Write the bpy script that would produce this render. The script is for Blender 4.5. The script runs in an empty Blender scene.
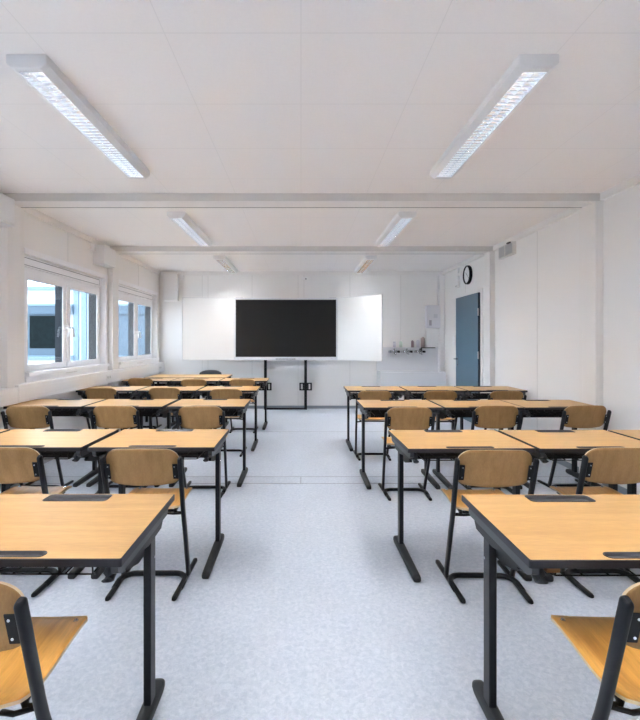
import bpy, bmesh, math, random
from mathutils import Vector, Matrix
from mathutils.geometry import tessellate_polygon
random.seed(7)
S = bpy.context.scene
COL = S.collection
PI = math.pi

# ------------------------------------------------------------------ materials
def new_mat(name):
    m = bpy.data.materials.new(name); m.use_nodes = True
    return m, m.node_tree.nodes, m.node_tree.links, m.node_tree.nodes['Principled BSDF']

def simple(name, col, rough=.5, metal=0.0, spec=.5, bump=0.0, bscale=200, var=0.0, vscale=3.0, coat=0):
    m, N, L, b = new_mat(name)
    b.inputs['Base Color'].default_value = (*col, 1)
    b.inputs['Roughness'].default_value = rough
    b.inputs['Metallic'].default_value = metal
    b.inputs['Specular IOR Level'].default_value = spec
    b.inputs['Coat Weight'].default_value = coat
    tc = N.new('ShaderNodeTexCoord')
    if var:
        n = N.new('ShaderNodeTexNoise'); n.inputs['Scale'].default_value = vscale; n.inputs['Detail'].default_value = 3
        L.new(tc.outputs['Object'], n.inputs['Vector'])
        mx = N.new('ShaderNodeMix'); mx.data_type = 'RGBA'
        mx.inputs['A'].default_value = (*[c*(1-var) for c in col], 1)
        mx.inputs['B'].default_value = (*[min(1, c*(1+var)) for c in col], 1)
        L.new(n.outputs['Fac'], mx.inputs['Factor']); L.new(mx.outputs['Result'], b.inputs['Base Color'])
    if bump:
        n2 = N.new('ShaderNodeTexNoise'); n2.inputs['Scale'].default_value = bscale
        L.new(tc.outputs['Object'], n2.inputs['Vector'])
        bp = N.new('ShaderNodeBump'); bp.inputs['Strength'].default_value = bump; bp.inputs['Distance'].default_value = .002
        L.new(n2.outputs['Fac'], bp.inputs['Height']); L.new(bp.outputs['Normal'], b.inputs['Normal'])
    return m

def wood(name, c1, c2, c3, scale, rough=.35, rot=(0, 0, 0), fine=1.0, spec=.5, bands=0.0):
    """scale: object-space stretch; small value = along the grain"""
    m, N, L, b = new_mat(name)
    tc = N.new('ShaderNodeTexCoord'); oi = N.new('ShaderNodeObjectInfo')
    add = N.new('ShaderNodeVectorMath'); add.operation = 'ADD'
    sc = N.new('ShaderNodeVectorMath'); sc.operation = 'SCALE'; sc.inputs['Scale'].default_value = 13.0
    cmb = N.new('ShaderNodeCombineXYZ')
    for k in range(3): L.new(oi.outputs['Random'], cmb.inputs[k])
    L.new(cmb.outputs[0], sc.inputs[0])
    L.new(tc.outputs['Object'], add.inputs[0]); L.new(sc.outputs[0], add.inputs[1])
    mp = N.new('ShaderNodeMapping'); mp.inputs['Scale'].default_value = scale; mp.inputs['Rotation'].default_value = rot
    L.new(add.outputs[0], mp.inputs['Vector'])
    n = N.new('ShaderNodeTexNoise'); n.inputs['Scale'].default_value = 1.0; n.inputs['Detail'].default_value = 5; n.inputs['Distortion'].default_value = .4
    L.new(mp.outputs[0], n.inputs['Vector'])
    r = N.new('ShaderNodeValToRGB')
    r.color_ramp.elements[0].position = .3; r.color_ramp.elements[0].color = (*c1, 1)
    r.color_ramp.elements[1].position = .72; r.color_ramp.elements[1].color = (*c3, 1)
    e = r.color_ramp.elements.new(.5); e.color = (*c2, 1)
    L.new(n.outputs['Fac'], r.inputs['Fac'])
    # fine pores
    mp2 = N.new('ShaderNodeMapping'); mp2.inputs['Scale'].default_value = tuple(s*9*fine for s in scale); mp2.inputs['Rotation'].default_value = rot
    L.new(add.outputs[0], mp2.inputs['Vector'])
    n2 = N.new('ShaderNodeTexNoise'); n2.inputs['Scale'].default_value = 1.0; n2.inputs['Detail'].default_value = 2
    L.new(mp2.outputs[0], n2.inputs['Vector'])
    mr = N.new('ShaderNodeMapRange'); mr.inputs['From Min'].default_value = .3; mr.inputs['From Max'].default_value = .7
    mr.inputs['To Min'].default_value = .90; mr.inputs['To Max'].default_value = 1.05
    L.new(n2.outputs['Fac'], mr.inputs['Value'])
    mu = N.new('ShaderNodeVectorMath'); mu.operation = 'SCALE'
    L.new(r.outputs['Color'], mu.inputs[0]); L.new(mr.outputs['Result'], mu.inputs['Scale'])
    L.new(mu.outputs[0], b.inputs['Base Color'])
    b.inputs['Roughness'].default_value = rough; b.inputs['Specular IOR Level'].default_value = spec
    return m

M = {}
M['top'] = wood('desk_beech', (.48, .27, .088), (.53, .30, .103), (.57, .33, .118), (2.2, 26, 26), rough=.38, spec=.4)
M['back'] = wood('chair_back_beech_shaded', (.315, .175, .062), (.36, .20, .075), (.40, .225, .086), (28, 28, 3.0), rough=.45, spec=.3)  # beech darkened: shade on the backrests' rear is put into the colour
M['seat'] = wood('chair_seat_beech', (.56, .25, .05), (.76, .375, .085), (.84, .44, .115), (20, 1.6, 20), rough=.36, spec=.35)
M['ply'] = simple('plywood_edge', (.60, .45, .28), .5)
M['black'] = simple('black_powder_coat', (.007, .0075, .009), .40, spec=.22, bump=.1, bscale=900)
M['post'] = simple('anthracite_tube', (.009, .010, .014), .36, spec=.28)
M['edge'] = simple('black_edge_band', (.024, .024, .030), .45, spec=.3)
M['rail'] = simple('grey_steel_rail', (.055, .061, .070), .42, spec=.35)
M['foot'] = simple('black_plastic_foot', (.022, .024, .026), .5, spec=.3)
M['tray'] = simple('tray_plastic', (.05, .052, .06), .3, spec=.5)
M['chrome'] = simple('chrome', (.75, .76, .78), .16, metal=1)
M['block'] = simple('brown_block', (.22, .10, .03), .5)
M['wall'] = simple('white_wall_panel', (.85, .835, .82), .5, var=.012, vscale=1.5)
M['ceil'] = None
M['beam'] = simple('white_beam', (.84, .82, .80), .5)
M['beam_face'] = simple('beam_grey', (.68, .66, .635), .5)
M['gap'] = simple('dark_gap', (.08, .08, .08), .8)
M['joint'] = simple('panel_joint', (.56, .55, .53), .6)
M['white'] = simple('white_plastic', (.84, .83, .83), .4)
M['upvc'] = simple('window_frame_white', (.88, .88, .90), .3)
M['line'] = simple('dark_seal', (.06, .06, .07), .6)
M['guide'] = simple('shutter_guide', (.018, .022, .028), .6, spec=.2)
M['trunk'] = simple('trunking_white', (.86, .855, .86), .4)
M['wb'] = simple('whiteboard_enamel', (.86, .86, .85), .25)
M['alu'] = simple('aluminium_trim', (.66, .66, .67), .35, metal=.6)
M['screen'] = simple('screen_glass', (.010, .009, .009), .34, spec=.3)
M['bezelb'] = simple('screen_inner_black', (.006, .006, .006), .4)
M['bezel'] = simple('bezel_white', (.74, .75, .78), .35)
M['blue'] = simple('blue_door_paint', (.075, .15, .215), .42)
M['blue_dark'] = simple('door_gasket', (.02, .035, .055), .5)
M['ceramic'] = simple('trough_white', (.80, .81, .84), .25)
M['charcoal'] = simple('charcoal_fabric', (.06, .062, .068), .85, bump=.3, bscale=400)
M['skirt'] = simple('grey_skirting', (.27, .30, .34), .5)
M['fixture'] = simple('fixture_white', (.80, .80, .81), .4)
M['blade'] = simple('louvre_blade', (.83, .86, .90), .18, metal=1)
M['face'] = simple('clock_face', (.85, .85, .84), .4)
M['facade'] = simple('facade_white', (.5, .54, .57), .6)
M['facade_blue'] = simple('facade_blue_grey', (.045, .078, .112), .5)
M['facade_pale'] = simple('facade_pale_blue', (.11, .17, .22), .5)
M['dark_glass'] = simple('dark_window', (.005, .009, .010), .5, spec=.05, var=.6, vscale=9)
M['ground_bounce'] = simple('ground_pale_bounce', (.5, .5, .49), .9, var=.3, vscale=40)  # unseen ground made pale to throw skylight up at the ceiling
M['green'] = simple('pale_green_plastic', (.56, .66, .58), .4)
M['mauve'] = simple('mauve_plastic', (.34, .25, .28), .4)
M['lilac'] = simple('lilac_plastic', (.62, .61, .67), .4)
M['brown'] = simple('brown_plastic', (.36, .27, .25), .4)

def ceil_mat():
    m, N, L, b = new_mat('ceiling_panels')
    tc = N.new('ShaderNodeTexCoord'); sx = N.new('ShaderNodeSeparateXYZ'); L.new(tc.outputs['Object'], sx.inputs[0])
    def grid(out, off, pitch, w):
        a = N.new('ShaderNodeMath'); a.operation = 'ADD'; a.inputs[1].default_value = off; L.new(out, a.inputs[0])
        p = N.new('ShaderNodeMath'); p.operation = 'PINGPONG'; p.inputs[1].default_value = pitch/2; L.new(a.outputs[0], p.inputs[0])
        c = N.new('ShaderNodeMath'); c.operation = 'LESS_THAN'; c.inputs[1].default_value = w; L.new(p.outputs[0], c.inputs[0])
        return c.outputs[0]
    gx = grid(sx.outputs['X'], 0.0, .63, .0022)
    gy = grid(sx.outputs['Y'], -2.084 + .625*8, .625, .0032)
    mxm = N.new('ShaderNodeMath'); mxm.operation = 'MAXIMUM'; L.new(gx, mxm.inputs[0]); L.new(gy, mxm.inputs[1])
    n = N.new('ShaderNodeTexNoise'); n.inputs['Scale'].default_value = 60; n.inputs['Detail'].default_value = 3
    L.new(tc.outputs['Object'], n.inputs['Vector'])
    r = N.new('ShaderNodeValToRGB'); r.color_ramp.elements[0].color = (.89, .865, .85, 1); r.color_ramp.elements[1].color = (.93, .905, .89, 1)
    L.new(n.outputs['Fac'], r.inputs['Fac'])
    mx = N.new('ShaderNodeMix'); mx.data_type = 'RGBA'; mx.inputs['B'].default_value = (.83, .81, .795, 1)
    L.new(mxm.outputs[0], mx.inputs['Factor']); L.new(r.outputs['Color'], mx.inputs['A'])
    L.new(mx.outputs['Result'], b.inputs['Base Color']); b.inputs['Roughness'].default_value = .75
    return m
M['ceil'] = ceil_mat()

def floor_mat():
    m, N, L, b = new_mat('mottled_linoleum')
    tc = N.new('ShaderNodeTexCoord')
    def noise(s, d, dist=0.):
        n = N.new('ShaderNodeTexNoise'); n.inputs['Scale'].default_value = s; n.inputs['Detail'].default_value = d; n.inputs['Distortion'].default_value = dist
        L.new(tc.outputs['Object'], n.inputs['Vector']); return n
    a = noise(48, 4, .8); c = noise(190, 2); w = noise(2.2, 3, .4)
    r = N.new('ShaderNodeValToRGB')
    r.color_ramp.elements[0].position = .33; r.color_ramp.elements[0].color = (.42, .47, .55, 1)
    r.color_ramp.elements[1].position = .70; r.color_ramp.elements[1].color = (.56, .595, .66, 1)
    L.new(a.outputs['Fac'], r.inputs['Fac'])
    mr = N.new('ShaderNodeMapRange'); mr.inputs['To Min'].default_value = .84; mr.inputs['To Max'].default_value = 1.14
    L.new(c.outputs['Fac'], mr.inputs['Value'])
    mr2 = N.new('ShaderNodeMapRange'); mr2.inputs['To Min'].default_value = .93; mr2.inputs['To Max'].default_value = 1.06
    L.new(w.outputs['Fac'], mr2.inputs['Value'])
    mm = N.new('ShaderNodeMath'); mm.operation = 'MULTIPLY'; L.new(mr.outputs[0], mm.inputs[0]); L.new(mr2.outputs[0], mm.inputs[1])
    mu = N.new('ShaderNodeVectorMath'); mu.operation = 'SCALE'; L.new(r.outputs['Color'], mu.inputs[0]); L.new(mm.outputs[0], mu.inputs['Scale'])
    L.new(mu.outputs[0], b.inputs['Base Color'])
    b.inputs['Roughness'].default_value = .40; b.inputs['Specular IOR Level'].default_value = .45
    bp = N.new('ShaderNodeBump'); bp.inputs['Strength'].default_value = .08; bp.inputs['Distance'].default_value = .002
    L.new(a.outputs['Fac'], bp.inputs['Height']); L.new(bp.outputs['Normal'], b.inputs['Normal'])
    return m
M['floor'] = floor_mat()

def glass_mat():
    m, N, L, b = new_mat('window_glass')
    N.remove(b)
    out = [n for n in N if n.type == 'OUTPUT_MATERIAL'][0]
    t = N.new('ShaderNodeBsdfTransparent'); t.inputs['Color'].default_value = (.93, .96, .98, 1)
    g = N.new('ShaderNodeBsdfGlossy'); g.inputs['Roughness'].default_value = .02
    lw = N.new('ShaderNodeLayerWeight'); lw.inputs['Blend'].default_value = .5
    pw = N.new('ShaderNodeMath'); pw.operation = 'POWER'; pw.inputs[1].default_value = 5.0; L.new(lw.outputs['Facing'], pw.inputs[0])
    fr = N.new('ShaderNodeMapRange'); fr.inputs['To Min'].default_value = .03; fr.inputs['To Max'].default_value = .8; L.new(pw.outputs[0], fr.inputs['Value'])
    mx = N.new('ShaderNodeMixShader'); L.new(fr.outputs[0], mx.inputs[0]); L.new(t.outputs[0], mx.inputs[1]); L.new(g.outputs[0], mx.inputs[2])
    L.new(mx.outputs[0], out.inputs['Surface'])
    return m
M['glass'] = glass_mat()

def emit(name, col, s):
    m, N, L, b = new_mat(name)
    b.inputs['Base Color'].default_value = (.8, .8, .8, 1)
    b.inputs['Emission Color'].default_value = (*col, 1); b.inputs['Emission Strength'].default_value = s
    return m
M['lamp'] = emit('lit_tube', (1.0, .982, .97), 128.0)

# ------------------------------------------------------------------ geometry helpers
def bx(bm, x0, x1, y0, y1, z0, z1, bev=0.0, mi=0, seg=2):
    vs = [bm.verts.new(p) for p in ((x0,y0,z0),(x1,y0,z0),(x1,y1,z0),(x0,y1,z0),(x0,y0,z1),(x1,y0,z1),(x1,y1,z1),(x0,y1,z1))]
    fs = [bm.faces.new([vs[i] for i in f]) for f in ((0,3,2,1),(4,5,6,7),(0,1,5,4),(1,2,6,5),(2,3,7,6),(3,0,4,7))]
    for f in fs: f.material_index = mi
    if bev:
        es = list({e for f in fs for e in f.edges})
        r = bmesh.ops.bevel(bm, geom=es, offset=bev, segments=seg, profile=.7, affect='EDGES')
        for f in r['faces']: f.material_index = mi; f.smooth = True
    return fs

def oval(w, h, n=12, p=2.0):
    out = []
    for i in range(n):
        a = 2*PI*i/n + PI/n; c, s = math.cos(a), math.sin(a)
        out.append((w/2*abs(c)**(2/p)*(1 if c > 0 else -1), h/2*abs(s)**(2/p)*(1 if s > 0 else -1)))
    return out

def sweep(bm, pts, prof, up=(0, 0, 1), mi=0, smooth=True, scales=None):
    """prof: list of (side, up) offsets carried along pts"""
    pts = [Vector(p) for p in pts]; rings = []
    n = len(pts)
    for i, p in enumerate(pts):
        d = (pts[min(i+1, n-1)] - pts[max(i-1, 0)]).normalized()
        u = Vector(up)
        s = d.cross(u)
        if s.length < 1e-4: s = d.cross(Vector((0, 1, 0)))
        s.normalize(); u2 = s.cross(d).normalized()
        k = scales[i] if scales else 1
        rings.append([bm.verts.new(p + s*a*k + u2*b*k) for a, b in prof])
    m = len(prof)
    for i in range(n-1):
        for j in range(m):
            f = bm.faces.new((rings[i][j], rings[i][(j+1) % m], rings[i+1][(j+1) % m], rings[i+1][j]))
            f.smooth = smooth; f.material_index = mi
    for r in (rings[0][::-1], rings[-1]):
        f = bm.faces.new(r); f.material_index = mi

def cyl(bm, p0, p1, r0, r1=None, n=16, mi=0):
    r1 = r0 if r1 is None else r1
    d = (Vector(p1)-Vector(p0)); up = (0, 0, 1) if abs(d.normalized().z) < .9 else (0, 1, 0)
    prof = [(math.cos(2*PI*i/n), math.sin(2*PI*i/n)) for i in range(n)]
    sweep(bm, [p0, p1], prof, up, mi, True, [r0, r1])

def rrect(x0, x1, y0, y1, r, n=5):
    out = []
    for cx, cy, a0 in ((x1-r, y1-r, 0), (x0+r, y1-r, 90), (x0+r, y0+r, 180), (x1-r, y0+r, 270)):
        for i in range(n+1):
            a = math.radians(a0 + 90*i/n); out.append((cx+r*math.cos(a), cy+r*math.sin(a)))
    return out

def prism(bm, loop, axis, a0, a1, mi=0, smooth=False):
    """extrude a 2-D loop along axis x/y/z from a0 to a1"""
    def P(u, v, a):
        return {'x': (a, u, v), 'y': (u, a, v), 'z': (u, v, a)}[axis]
    A = [bm.verts.new(P(u, v, a0)) for u, v in loop]; B = [bm.verts.new(P(u, v, a1)) for u, v in loop]
    n = len(loop)
    for i in range(n):
        f = bm.faces.new((A[i], A[(i+1) % n], B[(i+1) % n], B[i])); f.material_index = mi; f.smooth = smooth
    f = bm.faces.new(A[::-1]); f.material_index = mi
    f = bm.faces.new(B); f.material_index = mi

def obj(name, bm, mats, parent=None, smooth_angle=None, loc=None):
    bmesh.ops.recalc_face_normals(bm, faces=bm.faces)
    me = bpy.data.meshes.new(name); bm.to_mesh(me); bm.free()
    for m in (mats if isinstance(mats, (list, tuple)) else [mats]): me.materials.append(m)
    o = bpy.data.objects.new(name, me); COL.objects.link(o)
    if loc: o.location = loc
    if parent: o.parent = parent
    return o

def thing(name, label, cat, loc=(0, 0, 0), rz=0, group=None):
    o = bpy.data.objects.new(name, None); COL.objects.link(o)
    o.empty_display_size = .1
    o.location = loc; o.rotation_euler = (0, 0, rz)
    o['label'] = label; o['category'] = cat
    if group: o['group'] = group
    return o

def tag(o, label, cat, group=None):
    o['label'] = label; o['category'] = cat
    if group: o['group'] = group
    return o

def struct(name, bm, mats, label=None):
    o = obj(name, bm, mats); o['kind'] = 'structure'
    if label: o['label'] = label
    return o

def sroot(name, label=None):
    o = bpy.data.objects.new(name, None); COL.objects.link(o); o['kind'] = 'structure'
    if label: o['label'] = label
    return o

def dup(root, loc, rz, label, group=None, sx=1.0):
    r = root.copy(); COL.objects.link(r); r.location = loc; r.rotation_euler = (0, 0, rz); r['label'] = label
    if group: r['group'] = group
    for ch in list(root.children):
        c = ch.copy(); COL.objects.link(c); c.parent = r
        for g in list(ch.children):
            d = g.copy(); COL.objects.link(d); d.parent = c
    return r

NB = bmesh.new
# ------------------------------------------------------------------ room shell
XL, XR, YB, YF, H = -2.90, 2.91, 9.24, -2.93, 2.80
WO = -3.08                       # outer face of the left wall
seams = [-2.93, -.86, 1.56, 4.38, 6.81, 9.24]

bm = NB(); bx(bm, WO, XR+.15, YF-.15, YB+.15, -.12, 0)
struct('floor', bm, M['floor'], 'blue-grey mottled linoleum floor')
bm = NB()
bx(bm, XL, XR, 6.874, 6.881, .0002, .0012)
for y in (4.372, 4.592): bx(bm, XL, XR, y, y+.006, .0002, .0012)
bx(bm, -.004, .001, 4.378, 4.592, .0002, .0012)
struct('trim_1', bm, simple('floor_seam', (.16, .17, .19), .6), 'dark seam lines between the floor modules')
bm = NB(); bx(bm, WO, XR+.15, YF-.15, YB+.15, H, H+.15)
struct('ceiling', bm, M['ceil'], 'off-white ceiling of square panels')

# left wall with window openings
WIN = [(7.17, 9.05), (4.74, 6.68), (2.02, 3.90), (-.55, 1.33)]
ZB, ZT = 1.04, 2.30
bm = NB()
ys = sorted([YF-.15, YB+.15] + [y for w in WIN for y in w])
for i in range(0, len(ys), 2): bx(bm, WO, XL, ys[i], ys[i+1], 0, H)
for a, b in WIN:
    bx(bm, WO, XL, a, b, 0, ZB); bx(bm, WO, XL, a, b, ZT, H)
struct('wall_left', bm, M['wall'], 'white panelled wall with the windows')
bm = NB(); bx(bm, XR, XR+.15, YF-.15, YB+.15, 0, H)
struct('wall_right', bm, M['wall'], 'white panelled wall with the blue door')
bm = NB(); bx(bm, XL, XR, YB, YB+.15, 0, H)
struct('wall_back', bm, M['wall'], 'white panelled wall behind the screen')
bm = NB(); bx(bm, XL, XR, YF-.15, YF, 0, H)
struct('wall_front', bm, M['wall'], 'white wall behind the camera')

# ceiling beams and the columns under them
n = 2
for ys_ in (6.81, 4.38, 1.56, -.86):
    bm = NB()
    bx(bm, XL, XR, ys_-.03, ys_+.20, H-.075, H, 0, 0)
    bx(bm, XL, XR, ys_-.036, ys_-.03, H-.073, H, 0, 1)  # thin front skin in a darker grey than the rest of the beam
    bx(bm, XL+.08, XR-.08, ys_+.17, ys_+.178, H-.0765, H-.0745, 0, 2)
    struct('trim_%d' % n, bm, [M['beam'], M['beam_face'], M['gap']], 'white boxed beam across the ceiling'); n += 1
    for s, xw in ((-1, XL), (1, XR)):
        bm = NB()
        xi = xw - s*.076
        bx(bm, min(xw, xi), max(xw, xi), ys_-.03, ys_+.17, 0, H-.075, .004, 0)
        xj = xw - s*.03
        bx(bm, min(xw, xj), max(xw, xj), ys_+.17, ys_+.30, 0, H-.07, 0, 0)
        struct('trim_%d' % n, bm, M['beam'], 'white boxed column at the wall'); n += 1
# cornices, panel joints
bm = NB()
for i in range(5):
    a, b = seams[i]+.2, seams[i+1]-.03
    bx(bm, XL, XL+.035, a, b, H-.07, H); bx(bm, XR-.035, XR, a, b, H-.07, H)
bx(bm, XL+.035, XR-.035, YB-.035, YB, H-.075, H)
struct('trim_%d' % n, bm, M['beam'], 'white cornice strips along the top of the walls'); n += 1
bm = NB()
for i in range(5):
    ym = (seams[i]+seams[i+1])/2
    bx(bm, XR-.002, XR, ym-.03, ym-.026, 0, H-.07)
for y in (5.62, 8.06, 3.1, .7): bx(bm, XL, XL+.002, y, y+.004, ZT+.04, H-.07)
for x in (-2.02, -1.9, -1.0, -.06, .06, 1.0, 2.04): bx(bm, x-.0025, x+.0025, YB-.002, YB, .06, H-.075)
struct('trim_%d' % n, bm, M['joint'], 'fine vertical joints between wall panels'); n += 1
bm = NB(); bx(bm, XL, XR, YB-.015, YB, 0, .06, .003)
struct('baseboard_back', bm, M['skirt'], 'grey skirting under the screen wall')
bm = NB(); bx(bm, XR-.012, XR, 8.40, YB-.015, 0, .06)
for i in range(5):
    a, b = seams[i]+.3, seams[i+1]-.03
    if i == 4: b = 7.22
    bx(bm, XR-.012, XR, a, b, 0, .06)
struct('baseboard_right', bm, M['skirt'])
bm = NB()
for i in range(5): bx(bm, XL, XL+.012, seams[i]+.3, seams[i+1]-.03, 0, .06)
struct('baseboard_left', bm, M['skirt'])

# windows
def window(i, y0, y1):
    w = sroot('window_%d' % i, 'white double-casement window in the left wall')
    P = -2.985                    # plane of the frame's room side
    bm = NB()
    ym = (y0+y1)/2
    for a, b, z0, z1 in ((y0, y0+.05, ZB, 2.18), (y1-.05, y1, ZB, 2.18), (y0, y1, ZB, ZB+.03), (y0, y1, 2.12, 2.18)):
        bx(bm, P-.06, P+.005, a, b, z0, z1, .003)
    bx(bm, P-.06, P+.012, ym-.035, ym+.035, ZB+.03, 2.12, .003)
    obj('window_frame', bm, M['upvc'], w)
    bm = NB(); bx(bm, P-.06, P+.03, y0, y1, 2.18, ZT, .003)
    e = P+.0302
    for z in (2.195, 2.272): bx(bm, e-.001, e+.001, y0+.04, y1-.05, z, z+.005, 0, 1)
    for y in (y0+.04, y1-.055): bx(bm, e-.001, e+.001, y, y+.005, 2.195, 2.277, 0, 1)
    obj('shutter_box', bm, [M['upvc'], M['line']], w)
    for k, (a, b) in enumerate(((y0+.045, ym-.012), (ym+.012, y1-.045))):
        bm = NB(); t = .078; z0, z1 = ZB+.02, 2.13
        X0, X1 = P-.04, P+.028
        bx(bm, X0, X1, a, a+t+(.03 if k == 0 else 0), z0, z1, .006); bx(bm, X0, X1, b-t, b, z0, z1, .006)
        bx(bm, X0, X1, a+t, b-t, z0, z0+t-.02, .006); bx(bm, X0, X1, a+t, b-t, z1-t, z1, .006)
        # black glazing bead
        bx(bm, P+.004, P+.012, a+t-.001, b-t+.001, z1-t-.006, z1-t+.001, 0, 1)
        bx(bm, P+.004, P+.012, a+t-.001, b-t+.001, z0+t-.021, z0+t-.017, 0, 1)
        s = obj('sash', bm, [M['upvc'], M['line']], w)
        bm = NB(); bx(bm, P+.015, P+.019, a+t-.005, b-t+.005, z0+t-.025, z1-t+.005)
        obj('pane', bm, M['glass'], s)
        bm = NB(); dp = .052 if k == 0 else .095
        bx(bm, P-dp, P+.014, b-t-.005, b-t+.001, z0+t-.02, z1-t); bx(bm, P-dp, P-.041, b-t+.001, b-.004, z0, z1)
        obj('outer_frame', bm, M['guide'], s)
        hy = b-t/2 if k == 0 else a+t/2
        bm = NB()
        bx(bm, X1, X1+.010, hy-.015, hy+.015, 1.50, 1.57, .004)
        sweep(bm, [(X1+.01, hy, 1.545), (X1+.045, hy, 1.548), (X1+.055, hy, 1.53), (X1+.055, hy+(.012 if k else -.012), 1.43)], oval(.028, .02, 10))
        obj('window_handle', bm, M['white'], s)
    # shutter guides outside
    bm = NB()
    for y in (y0+.005, y1-.045): bx(bm, WO-.01, P-.065, y, y+.04, ZB, ZT)
    bx(bm, WO-.0, P-.065, ym-.05, ym+.02, ZB, ZT)
    obj('shutter_guide', bm, M['guide'], w)
    # room-side casing and sill
    bm = NB()
    bx(bm, XL, XL+.012, y0-.01, y1+.06, ZT, ZT+.06, .003); bx(bm, XL, XL+.012, y1, y1+.06, .93, ZT, .003)
    bx(bm, P-.06, XL, y1-.004, y1-.0005, ZB, ZT)
    obj('casing', bm, M['upvc'], w)
    bm = NB(); bx(bm, P+.02, XL+.05, y0+.001, y1+.05, ZB-.035, ZB+.006, .004); bx(bm, XL, XL+.02, y0, y1+.05, .945, ZB-.03, .003)
    for k in range(6):
        bx(bm, XL+.0205, XL+.0215, ym-.16+k*.045, ym-.13+k*.045, .985, .993, 0, 1)
    obj('window_sill', bm, [M['upvc'], M['joint']], w)
for i, (a, b) in enumerate(WIN): window(i+1, a, b)

# trunking below the windows
def trunk(y0, y1, z0, z1, label, name='cable_trunking'):
    t = thing(name, label, 'trunking', (XL, y0, 0), 0, 'cable trunking under the windows')
    L_ = y1-y0
    bm = NB(); bx(bm, .0, .115, 0, L_, z0, z1, .006); obj('trunking_body', bm, M['trunk'], t)
    bm = NB(); bx(bm, .115, .119, .004, L_-.004, z0+.045, z1-.045, .0015); obj('cover_strip', bm, M['white'], t)
    for yy in (L_*.42, L_*.92):
        bm = NB()
        bx(bm, .119, .126, yy, yy+.14, z0+.05, z1-.05, .002)
        for q in (.035, .105): 
            if yy+q < L_: cyl(bm, (.126, yy+q, (z0+z1)/2), (.1265, yy+q, (z0+z1)/2), .02, n=14, mi=1)
        obj('socket_outlet', bm, [M['white'], M['joint']], t)
    return t
trunk(4.46, YB-.01, .768, .945, 'long white cable trunking below the two windows, reaching the screen wall')
trunk(-2.9, 4.455, .765, .925, 'nearer, slightly lower length of white cable trunking by the left edge')

# vent boxes high on the left wall / corner
def wallbox(x0, x1, y0, y1, z0, z1, label, slots, face):
    t = thing('ventilation_box', label, 'ventilation box', ((x0+x1)/2, (y0+y1)/2, z0))
    cx, cy = (x0+x1)/2, (y0+y1)/2
    bm = NB(); bx(bm, x0-cx, x1-cx, y0-cy, y1-cy, 0, z1-z0, .012, seg=3); obj('housing', bm, M['white'], t)
    bm = NB()
    h = z1-z0
    if face == 'y': bx(bm, x0-cx+.02, x1-cx-.02, y0-cy-.004, y0-cy, .03, h-.03, .0015)
    elif face == '+x': bx(bm, x1-cx, x1-cx+.004, y0-cy+.02, y1-cy-.02, .03, h-.03, .0015)
    obj('cover', bm, M['white'], t)
    return t
wallbox(XL, -2.72, 3.86, 4.30, 2.46, 2.725, 'white ventilation box above the near left wall at the picture edge', 0, '+x')
wallbox(XL+.0, -2.745, 6.30, 6.70, 2.46, 2.72, 'white ventilation box between the two windows under the far beam', 0, '+x')
wallbox(-2.78, -2.49, YB-.14, YB, 2.19, 2.74, 'tall white box high in the left corner of the screen wall', 0, 'y')
# small detectors beside them
bm = NB(); bx(bm, -.03, .03, -.035, .035, 0, .1, .012, seg=3)
o = obj('junction_box', bm, M['white'], loc=(XL+.03, 6.24, 2.62)); tag(o, 'small white junction box left of the box between the windows', 'junction box')
bm = NB(); bx(bm, -.035, .035, -.02, .02, 0, .11, .01, seg=3)
o = obj('junction_box', bm, M['white'], loc=(-2.43, YB-.02, 2.62)); tag(o, 'small white junction box beside the tall box on the screen wall', 'junction box')

# siren / speaker box on right wall
t = thing('air_vent', 'pale grey slatted vent box high on the right wall beside the far beam', 'vent', (XR, 6.33, 2.56))
bm = NB(); bx(bm, -.05, 0, -.22, .22, 0, .17, .004); obj('housing', bm, M['beam_face'], t)
bm = NB()
for k in range(12):
    if k == 6: continue
    bx(bm, -.056, -.05, -.205+k*.034, -.185+k*.034, .015, .155)
obj('grille', bm, simple('grille_grey', (.52, .52, .53), .5), t)
bm = NB(); bx(bm, -.04, 0, -.04, .04, 0, .02, .004)
o = obj('cable_clip', bm, M['gap'], loc=(XR-.036, 6.2, 2.715)); tag(o, 'tiny dark cable clip above the slatted vent box', 'cable clip')

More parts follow.
